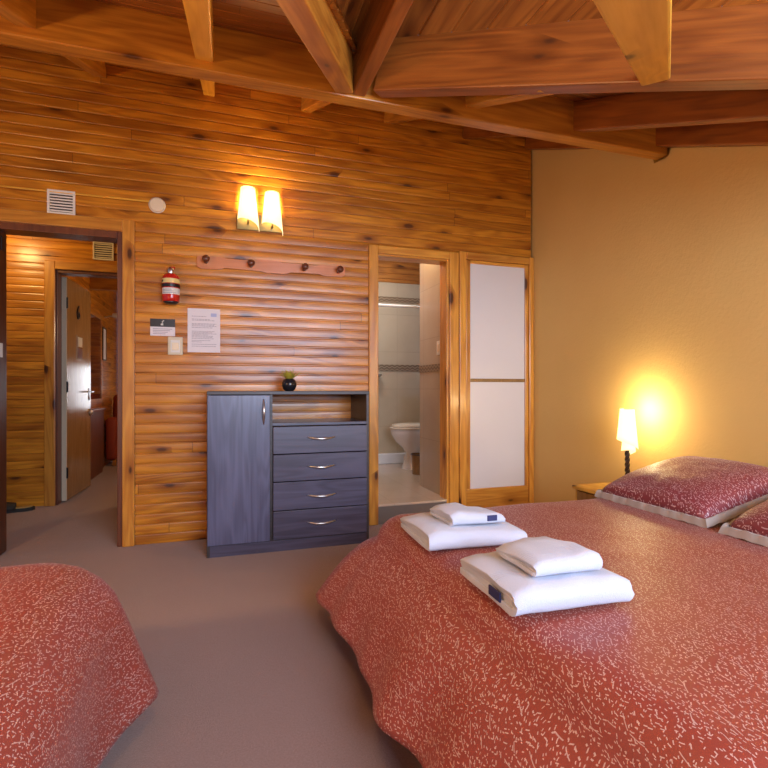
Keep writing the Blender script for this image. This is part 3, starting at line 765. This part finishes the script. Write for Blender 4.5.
# black and white card
cd = thing('evacuation_card', 'small card with black header on the pine wall beside the printed sheet', 'sign', (-.353, YW, 1.469))
link('card', bx(-.078, .078, -.004, 0, -.058, .058, bev=.001), M['paper'], cd)
link('header', bx(-.078, .078, -.0052, -.0038, .004, .058), M['black'], cd)
bm = nb(); tube(bm, [(-.012, -.0056, .02), (.002, -.0056, .028), (-.004, -.0056, .036), (.008, -.0056, .048)], .004, 6); box(bm, -.012, .004, -.006, -.005, .014, .022); link('emblem', bm, M['label_w'], cd)
bm = nb()
for i in range(4): box(bm, -.062, .06 - .014 * i, -.0048, -.0038, -.012 - .011 * i, -.0085 - .011 * i)
link('print', bm, M['grey_line'], cd)['kind'] = 'stuff'
ls = thing('light_switch', 'ivory light switch on the pine wall under the black-headed card', 'switch', (-.273, YW, 1.345))
link('plate', bx(-.048, .048, -.010, 0, -.062, .062, bev=.004), M['ivory'], ls); link('rocker', bx(-.022, .022, -.015, -.009, -.03, .022, bev=.003), M['cream'], ls)
link('inner_frame', bx(-.03, .03, -.0115, -.0095, -.045, .04, bev=.001), M['label_w'], ls)

# ------------------------------------------------------------------ cabinet with a door, a niche and four drawers
cx0, cx1, cy0, cy1 = -.062, .985, 3.345, 3.768
cab = thing('storage_cabinet', 'grey-brown cabinet with one tall door and four drawers against the pine wall', 'cabinet', (0, 0, 0))
link('top_panel', bx(cx0, cx1, cy0 - .012, cy1, 1.014, 1.036, bev=.002), M['carcass'], cab)
link('side_panel', bx(cx0, cx0 + .018, cy0, cy1, 0, 1.014, bev=.001), M['carcass'], cab)
link('side_panel', bx(cx1 - .018, cx1, cy0, cy1, 0, 1.014, bev=.001), M['carcass'], cab)
link('divider', bx(.322, .338, cy0, cy1, .09, 1.014), M['carcass'], cab)
link('niche_shelf', bx(.338, cx1 - .018, cy0, cy1, .812, .830, bev=.001), M['wenge_h'], cab)
link('bottom_panel', bx(cx0 + .018, cx1 - .018, cy0 + .004, cy1, .07, .088), M['carcass'], cab)
link('plinth', bx(cx0 + .018, cx1 - .018, cy0 + .002, cy0 + .02, 0, .07), M['wenge_h'], cab)
link('back_panel', bx(cx0 + .018, .322, cy1 - .006, cy1, .09, 1.01), M['carcass'], cab)
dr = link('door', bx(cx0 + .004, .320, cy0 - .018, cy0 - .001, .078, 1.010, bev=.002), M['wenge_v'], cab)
def bow(length, vertical=False, n=12):
    bm = nb(); pts = []; rad = []
    for i in range(n + 1):
        f = i / n; s = (f - .5) * length; d = -.006 - .026 * math.sin(PI * f); sag = -.008 * math.sin(PI * f)
        pts.append((0, d, s) if vertical else (s, d, sag)); rad.append(.0035 + .0045 * math.sin(PI * f))
    return tube(bm, pts, rad, 10)
hd = link('handle', bow(.16, True), M['steel'], dr, smooth=True, loc=(.281, cy0 - .014, .905))
for z0, z1, hz in ((.632, .806, .733), (.453, .626, .546), (.267, .447, .356), (.080, .261, .178)):
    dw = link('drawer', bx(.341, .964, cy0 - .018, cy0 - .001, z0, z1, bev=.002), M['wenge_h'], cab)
    link('handle', bow(.185), M['steel'], dw, smooth=True, loc=(.654, cy0 - .014, hz))
    link('drawer_box', bx(.345, .96, cy0 + .001, cy1 - .04, z0 + .01, z1 - .03), M['carcass'], dw)
# pot plant
pp = thing('potted_plant', 'small round black pot with yellow-green leaves on the dark cabinet', 'plant', (.468, 3.52, 1.0365))
link('pot', lathe(nb(), [(0, 0), (.026, 0), (.041, .012), (.050, .037), (.049, .057), (.039, .077), (.030, .084), (.026, .080), (.028, .065), (0, .065)], 24), M['pot'], pp, smooth=True, angle=60)
bm = nb(); random.seed(11)
for i in range(34):
    a = random.uniform(0, 2 * PI); ln = random.uniform(.05, .085); tilt = random.uniform(.2, 1.0)
    d = Vector((math.cos(a) * math.sin(tilt), math.sin(a) * math.sin(tilt), math.cos(tilt))); s = Vector((-math.sin(a), math.cos(a), 0)) * .008
    p = Vector((math.cos(a) * .012, math.sin(a) * .012, .078)); q = p + d * ln * .5 + Vector((0, 0, .004)); e = p + d * ln
    v = [bm.verts.new(x) for x in (p, q - s, e, q + s)]; bm.faces.new(v)
o = link('leaves', bm, M['leafgreen'], pp); mo = o.modifiers.new('s', 'SOLIDIFY'); mo.thickness = .002; bake(o)

# ------------------------------------------------------------------ beds
def bedspread(name, x0, x1, y0, y1, zt, zh, flare, fold, mat, parent, cr=.12, er=.10, seed=0, corner=None, push=None, power=.62):
    """cloth lying on the mattress and hanging to zh; flare(nx, ny) outward run of the hem"""
    bm = nb(); uvl = bm.loops.layers.uv.new('cloth')
    NS = 232; per = []
    lx, ly = x1 - x0 - 2 * cr, y1 - y0 - 2 * cr
    tot = 2 * (lx + ly) + 2 * PI * cr
    def outline(s):
        s = s % tot
        for (p, d, ln, c, a0) in (((x0 + cr, y0), (1, 0), lx, (x1 - cr, y0 + cr), -PI / 2), ((x1, y0 + cr), (0, 1), ly, (x1 - cr, y1 - cr), 0),
                                  ((x1 - cr, y1), (-1, 0), lx, (x0 + cr, y1 - cr), PI / 2), ((x0, y1 - cr), (0, -1), ly, (x0 + cr, y0 + cr), PI)):
            if s < ln: return Vector((p[0] + d[0] * s, p[1] + d[1] * s, 0)), Vector((d[1], -d[0], 0))
            s -= ln
            if s < PI * cr / 2:
                a = a0 + s / cr; return Vector((c[0] + cr * math.cos(a), c[1] + cr * math.sin(a), 0)), Vector((math.cos(a), math.sin(a), 0))
            s -= PI * cr / 2
        return outline(0)
    cen = Vector(((x0 + x1) / 2, (y0 + y1) / 2, 0)); rings = []; uvs = []
    def add(fn):
        R = []; U = []
        for k in range(NS):
            s = tot * k / NS; p, n = outline(s); q, uv = fn(s, p, n); R.append(bm.verts.new(q)); U.append(uv)
        rings.append(R); uvs.append(U)
    NT_ = 16
    for i in range(1, NT_ + 1):                       # top, from the middle out
        f = i / NT_
        def top(s, p, n, f=f):
            q = cen + (p - n * er - cen) * f
            z = zt + .007 * fbm(q.x * 2.2, q.y * 2.2, seed) + .004 * fbm(q.x * 7, q.y * 7, seed + 3)
            return Vector((q.x, q.y, z)), (q.x, q.y)
        add(top)
    for i in range(1, 6):                             # rounded edge
        a = PI / 2 * i / 5 * .93
        def edge(s, p, n, a=a):
            b = p - n * er; q = b + n * er * math.sin(a); z = zt - er * (1 - math.cos(a)) + .005 * fbm(q.x * 2.2, q.y * 2.2, seed)
            u = b + n * (er * a)
            if push: q = q + push(p, n, 0) * (a / 1.46) ** 1.5
            return Vector((q.x, q.y, z)), (u.x, u.y)
        add(edge)
    ND = 16
    for i in range(1, ND + 1):
        f = i / ND
        def drop(s, p, n, f=f):
            fl = flare(n.x, n.y, p); top_z = zt - er * .9
            hem = zh + .012 * math.sin(s * 5 + seed) + (corner(p, n) if corner else 0)
            z = top_z + (hem - top_z) * f
            w = fold * f ** 1.3 * (math.sin(s * 10.5 + seed * 2 + .8 * math.sin(s * 3.1)) + .55 * math.sin(s * 21 + seed) + .9 * fbm(s * 3, z * 1.5, seed + 9))
            out = fl * f ** power + w
            q = p + n * out + (push(p, n, f) if push else Vector((0, 0, 0))); u = p - n * er + n * (er * 1.5 + (top_z - z) * 1.05)
            return Vector((q.x, q.y, z)), (u.x, u.y)
        add(drop)
    cv = bm.verts.new((cen.x, cen.y, zt))
    for k in range(NS):
        f = bm.faces.new((cv, rings[0][k], rings[0][(k + 1) % NS]))
        for l, uv in zip(f.loops, ((cen.x, cen.y), uvs[0][k], uvs[0][(k + 1) % NS])): l[uvl].uv = uv
    for r in range(len(rings) - 1):
        for k in range(NS):
            j = (k + 1) % NS
            f = bm.faces.new((rings[r][k], rings[r + 1][k], rings[r + 1][j], rings[r][j]))
            for l, uv in zip(f.loops, (uvs[r][k], uvs[r + 1][k], uvs[r + 1][j], uvs[r][j])): l[uvl].uv = uv
    o = link(name, bm, mat, parent, smooth=True)
    o.data.flip_normals() if o.data.polygons[0].normal.z < 0 else None
    mo = o.modifiers.new('s', 'SOLIDIFY'); mo.thickness = .008; mo.offset = -1
    return bake(o)

ZB = .50
bed = thing('bed', 'large bed with dashed rust red bedspread, headed against the ochre plaster wall', 'bed', (0, 0, 0))
def fl1(nx, ny, p):
    return .20 * max(0, -nx) ** .8 + .03 * max(0, ny) + .16 * max(0, -ny) + .20 * max(0, -nx) * max(0, ny)
bedspread('bedspread', .645, 2.50, .42, 2.20, ZB, .13, fl1, .015, M['spread'], bed, cr=.15, er=.11, seed=1)
link('mattress', bx(.74, 2.50, .52, 2.10, .24, ZB - .03, bev=.05, seg=3), M['paper'], bed)
link('bed_base', bx(.76, 2.50, .54, 2.08, .10, .24, bev=.01), M['carcass'], bed)
for x in (.82, 2.44):
    for y in (.6, 2.02): link('leg', bx(x - .03, x + .03, y - .03, y + .03, 0, .10), M['beam'], bed)
bed2 = thing('bed', 'bed corner with dashed orange-red bedspread beside the hallway doorway', 'bed', (0, 0, 0))
def fl2(nx, ny, p):
    c = max(0, nx) * max(0, ny) * 2
    return .0 * max(0, nx) + .03 * max(0, ny) + .04 * max(0, -ny)
bedspread('bedspread', -2.27, -.295, .30, 1.91, .53, .09, fl2, .010, M['spread'], bed2, cr=.22, er=.17, seed=4, push=lambda p, n, f: Vector(((.115) * (.22 + .78 * f) * math.exp(-((p.y - 1.74) / .15) ** 2), 0, 0)) if n.x > .2 else Vector((0, 0, 0)))
link('mattress', bx(-2.25, -.50, .42, 1.76, .24, .46, bev=.05, seg=3), M['paper'], bed2)
link('bed_base', bx(-2.25, -.50, .44, 1.74, .10, .24, bev=.01), M['carcass'], bed2)
for x in (-2.18, -.56):
    for y in (.5, 1.6): link('leg', bx(x - .03, x + .03, y - .03, y + .03, 0, .10), M['beam'], bed2)

# pillows in flanged shams
def pillow(label, cx, cy, cz, w, d, h, tilt, roll, yaw, seed):
    p = thing('pillow', label, 'pillow', (cx, cy, cz), (0, 0, 0), 'pillows at the head of the big bed')
    p.rotation_euler = (roll, -tilt, yaw)
    n = 26; bm = nb(); uvl = bm.loops.layers.uv.new('cloth')
    def pt(i, j, sgn):
        u, v = 2 * i / n - 1, 2 * j / n - 1
        e = (max(0, 1 - abs(u) ** 2.6) * max(0, 1 - abs(v) ** 2.6)) ** .40
        pinch = 1 - .05 * (1 - v * v) * abs(u) ** 2 * 0
        z = sgn * h * (1 if sgn > 0 else .2) * e + .008 * fbm(u * 2.5 + seed, v * 2.5, seed) * e
        return Vector((u * d / 2 * (1 - .03 * (1 - abs(v)) * 0), v * w / 2, z))
    for sgn in (1, -1):
        g = [[bm.verts.new(pt(i, j, sgn)) for j in range(n + 1)] for i in range(n + 1)]
        for i in range(n):
            for j in range(n):
                q = (g[i][j], g[i + 1][j], g[i + 1][j + 1], g[i][j + 1]); f = bm.faces.new(q if sgn > 0 else q[::-1])
                for l in f.loops: l[uvl].uv = (l.vert.co.x + seed, l.vert.co.y)
    bmesh.ops.remove_doubles(bm, verts=bm.verts, dist=1e-5)
    body = link('sham', bm, M['sham'], p, smooth=True)
    # flange: flat satin border with little gathers
    fw = .017; bm = nb(); NP = 200; A = []
    for k in range(NP):
        s = 4 * k / NP; side = int(s); f = s - side
        e = [(-1 + 2 * f, -1), (1, -1 + 2 * f), (1 - 2 * f, 1), (-1, 1 - 2 * f)][side]
        ix, iy = e[0] * d / 2 * .985, e[1] * w / 2 * .985
        ox, oy = e[0] * (d / 2 + fw), e[1] * (w / 2 + fw)
        wv = .004 * math.sin(k * 1.35 + seed) + .003 * math.sin(k * .53)
        A.append([bm.verts.new(q) for q in ((ix, iy, .010), ((ix + ox) / 2, (iy + oy) / 2, .012 + wv), (ox, oy, -.016 + wv * .4), ((ix + ox) / 2, (iy + oy) / 2, -.008 + wv), (ix, iy, -.006))])
    for k in range(NP):
        a, b = A[k], A[(k + 1) % NP]
        for q in range(5): bm.faces.new((a[q], b[q], b[(q + 1) % 5], a[(q + 1) % 5]))
    bmesh.ops.recalc_face_normals(bm, faces=bm.faces)
    fo = link('flange', bm, M['satin'], p, smooth=True, angle=60); fo['label'] = 'silver satin border'
    return p
pillow('wine red dashed pillow with silver border, beside the bedside lamp', 2.13, 1.83, .584, .60, .58, .105, .22, .0, 0, 1.0)
pillow('wine red dashed pillow with silver border, farther from the bedside lamp', 2.115, 1.14, .584, .60, .58, .105, .22, .0, 0, 2.0)

# towels: folded terry, layers seen at the ends, rounded fold to the front
def towel(name, label, cat, cx, cy, z, w, d, th, layers, rotz, seed, group):
    """profile in local Y-Z (fold at -Y), run along local X"""
    sh = th / layers; g = sh * .96
    path = []; NB = 8
    # nested hairpins: outer sheet wraps the inner ones
    n2 = layers // 2
    loops = []
    for q in range(n2):
        zo, zi = q * sh + sh / 2, th - q * sh - sh / 2
        r = (zi - zo) / 2; yf = -d / 2 + th / 2 + .0
        pts = [(d / 2 - .006 * q - random.uniform(0, .01), zo)] + [(d / 2 + (yf - d / 2) * f, zo) for f in (.3, .6, .85)]
        for k in range(NB + 1):
            a = -PI / 2 - PI * k / NB; pts.append((yf + r * math.cos(a) * 1.0, (zo + zi) / 2 + r * math.sin(a)))
        pts += [(yf + (d / 2 - yf) * f, zi) for f in (.15, .4, .7)] + [(d / 2 - .006 * q - random.uniform(0, .012), zi)]
        loops.append(pts)
    root = thing(name, label, cat, (cx, cy, z), (0, 0, rotz), group)
    bm = nb(); NX = 22
    for q, pts in enumerate(loops):
        G = []
        for i in range(NX + 1):
            f = i / NX; x = (f - .5) * (w - .010 * q)
            edge = min(f, 1 - f) * NX
            row = []
            for (y, zz) in pts:
                sag = (.006 * fbm(x * 7, y * 7, seed * 3.7) + .004 * fbm(x * 17, y * 17, seed + q)) * min(1, zz / th + .1)
                drop = -(zz / th) * (.013 * max(0, 1 - edge / 3.0) ** 1.5 + .020 * max(0, (y / d) - .05) * 2 * abs(2 * f - 1) + .012 * max(0, (y / d) + .15) + .01 * (2 * f - 1) * math.sin(seed))
                row.append(bm.verts.new((x + .007 * fbm(y * 11, zz * 50, seed + 5) * max(0, 1 - edge / 3), y + .006 * fbm(x * 7, zz * 24, seed), max(sh * .5, zz + sag + drop))))
            G.append(row)
        for i in range(NX):
            for j in range(len(pts) - 1): bm.faces.new((G[i][j], G[i + 1][j], G[i + 1][j + 1], G[i][j + 1]))
    o = link('terry_cloth', bm, M['towel'], root, smooth=True)
    mo = o.modifiers.new('s', 'SOLIDIFY'); mo.thickness = g; mo.offset = 0; mo.use_even_offset = False
    m2 = o.modifiers.new('b', 'BEVEL'); m2.width = g * .32; m2.segments = 2; m2.limit_method = 'ANGLE'; m2.angle_limit = math.radians(60)
    bake(o)
    for p_ in o.data.polygons: p_.use_smooth = True
    return root
random.seed(5)
TG = 'folded towels on the big bed'
zt = ZB + .007
t1 = towel('bath_towel', 'folded white bath towel nearer the cabinet, under the hand towel with navy tag', 'towel', .858, 1.715, zt, .36, .35, .060, 4, -.06, 1, TG)
t2 = towel('hand_towel', 'small folded white hand towel with navy tag, on the bath towel nearer the cabinet', 'towel', .875, 1.70, zt + .066, .205, .21, .042, 4, -.02, 2, TG)
t3 = towel('bath_towel', 'folded white bath towel nearest the viewer, navy tag at its end, hand towel on top', 'towel', .838, 1.195, zt, .325, .335, .070, 4, -.05, 3, TG)
t4 = towel('hand_towel', 'small folded white hand towel on the bath towel nearer the camera', 'towel', .845, 1.175, zt + .077, .19, .22, .046, 4, -.06, 4, TG)
link('care_tag', bx(.03, .068, -.1095, -.106, .012, .032, bev=.001), M['navy'], t2)
link('care_tag', bx(-.1685, -.1635, -.09, -.03, .012, .036, bev=.001), M['navy'], t3)

# ------------------------------------------------------------------ nightstand and bedside lamp
ns = thing('nightstand', 'wood nightstand, lamp glow in its golden colour, between the big bed and the corner', 'nightstand', (0, .02, 0))
link('top', bx(2.11, 2.573, 2.24, 2.65, .428, .450, bev=.004), M['night'], ns)
link('side_panel', bx(2.13, 2.57, 2.25, 2.27, 0, .428), M['night'], ns); link('side_panel', bx(2.13, 2.57, 2.62, 2.64, 0, .428), M['night'], ns)
link('back_panel', bx(2.555, 2.57, 2.27, 2.62, .02, .428), M['night'], ns)
dw = link('drawer', bx(2.122, 2.142, 2.272, 2.618, .28, .42, bev=.003), M['leaf'], ns); link('knob', lathe(nb(), [(0, 0), (.008, 0), (.008, .012), (.014, .02), (0, .026)], 14), M['brass'], dw, smooth=True, loc=(2.122, 2.445, .35), rot=(0, -PI / 2, 0))
link('shelf', bx(2.14, 2.555, 2.27, 2.62, .08, .10), M['night'], ns)
bl = thing('bedside_lamp', 'lit bedside lamp with rolled parchment shade on twisted dark stem', 'lamp', (2.40, 2.52, .450))
link('base', lathe(nb(), [(0, 0), (.055, 0), (.055, .008), (.03, .016), (.012, .022), (0, .022)], 24), M['iron'], bl, smooth=True, angle=40)
bm = nb(); G = []
for i in range(37):
    z = .015 + .26 * i / 36; a0 = i * .34
    G.append([bm.verts.new(((.015 if k % 2 == 0 else .0105) * math.cos(a0 + PI * k / 4), (.015 if k % 2 == 0 else .0105) * math.sin(a0 + PI * k / 4), z)) for k in range(8)])
for a, b in zip(G, G[1:]):
    for k in range(8): bm.faces.new((a[k], a[(k + 1) % 8], b[(k + 1) % 8], b[k]))
bm.faces.new(G[0][::-1]); bm.faces.new(G[-1])
link('twisted_stem', bm, M['iron'], bl)
o = link('lamp_shade', wrap_shade(.062, .042, .215, .055, PI * 1.25, PI * .42, 26), M['shade'], bl, smooth=True, loc=(0, 0, .262))
mo = o.modifiers.new('s', 'SOLIDIFY'); mo.thickness = .003; bake(o)
o = link('inner_shade', wrap_shade(.045, .034, .10, .03, PI * 1.3, PI * .9, 20), M['shade'], bl, smooth=True, loc=(.006, 0, .205))
mo = o.modifiers.new('s', 'SOLIDIFY'); mo.thickness = .003; bake(o)
link('bulb', lathe(nb(), [(0, 0), (.012, 0), (.012, .04), (.022, .07), (.019, .095), (0, .105)], 14), M['bulb'], bl, smooth=True, loc=(.012, 0, .275))

# ------------------------------------------------------------------ lights
def light(name, typ, loc, energy, col, size=.1, rot=None, sy=None, target=None, spot=None):
    d = bpy.data.lights.new(name, typ); d.energy = energy; d.color = col
    if typ == 'AREA':
        d.size = size
        if sy: d.shape = 'RECTANGLE'; d.size_y = sy
    else: d.shadow_soft_size = size
    o = bpy.data.objects.new(name, d); COL.objects.link(o); o.location = loc
    if target is not None: o.rotation_euler = (Vector(target) - Vector(loc)).to_track_quat('-Z', 'Y').to_euler()
    if rot: o.rotation_euler = rot
    return o
WARM = (1, .66, .28)
for dx in (-.078, .090): light('sconce_light', 'POINT', (.285 + dx, YW - .07, 2.41), 8, WARM, .03)
light('bedside_light', 'POINT', (2.445, 2.52, .92), 7.5, (1, .80, .42), .03)
light('warm_fill_left', 'POINT', (-1.8, .9, 1.25), 75, (1, .60, .26), .08)  # assumed warm light out of view by the left bed, no lamp modelled
light('warm_fill_low', 'POINT', (2.35, .22, .95), 15, (1, .64, .28), .06)  # added warm light out of view, brightens the beam undersides
light('hallway_light', 'POINT', (-1.75, 4.75, 2.35), 15, (1, .66, .24), .08)  # assumed hallway lamp out of view, no fixture modelled
light('bathroom_light', 'POINT', (1.70, 4.15, 2.45), 16, (1, .74, .42), .06)  # assumed lamp below the bathroom ceiling, no fixture modelled
light('bathroom_cool_light', 'AREA', (1.4, 5.0, 2.6), 14, (.8, .88, 1), .6, target=(1.9, 5.6, .2))  # cool area light under the bathroom ceiling, no window modelled
light('far_room_fill', 'POINT', (.35, 6.3, 1.8), 30, (1, .74, .42), .1)  # added warm light that brightens the open door leaf, no lamp modelled here
# added warm fill overhead, and daylight from an assumed, unmodelled window behind the viewer
light('warm_fill_overhead', 'POINT', (.1, .9, 1.75), 12, (1, .64, .27), .12)
light('assumed_window_daylight', 'AREA', (1.15, -1.6, 1.7), 150, (.66, .77, 1), 2.1, sy=1.1, target=(.7, 3.0, .8))  # area light added for assumed daylight, no window modelled behind the viewer
W = bpy.data.worlds.new('World'); S.world = W; W.use_nodes = True
bg = W.node_tree.nodes['Background']; bg.inputs[0].default_value = (.55, .65, .95, 1); bg.inputs[1].default_value = .40

# ------------------------------------------------------------------ camera
cam = bpy.data.cameras.new('Camera'); co = bpy.data.objects.new('Camera', cam); COL.objects.link(co)
cam.sensor_width = 36; cam.lens = 36 * 510 / 768; cam.shift_y = 5 / 768; cam.clip_start = .02
co.location = (0, 0, 1.05); co.rotation_euler = (PI / 2, 0, -math.radians(18.1))
S.camera = co
S.view_settings.view_transform = 'Standard'; S.view_settings.look = 'None'; S.view_settings.gamma = 1; S.view_settings.exposure = .28
try: S.view_settings.use_curve_mapping = False
except Exception: pass
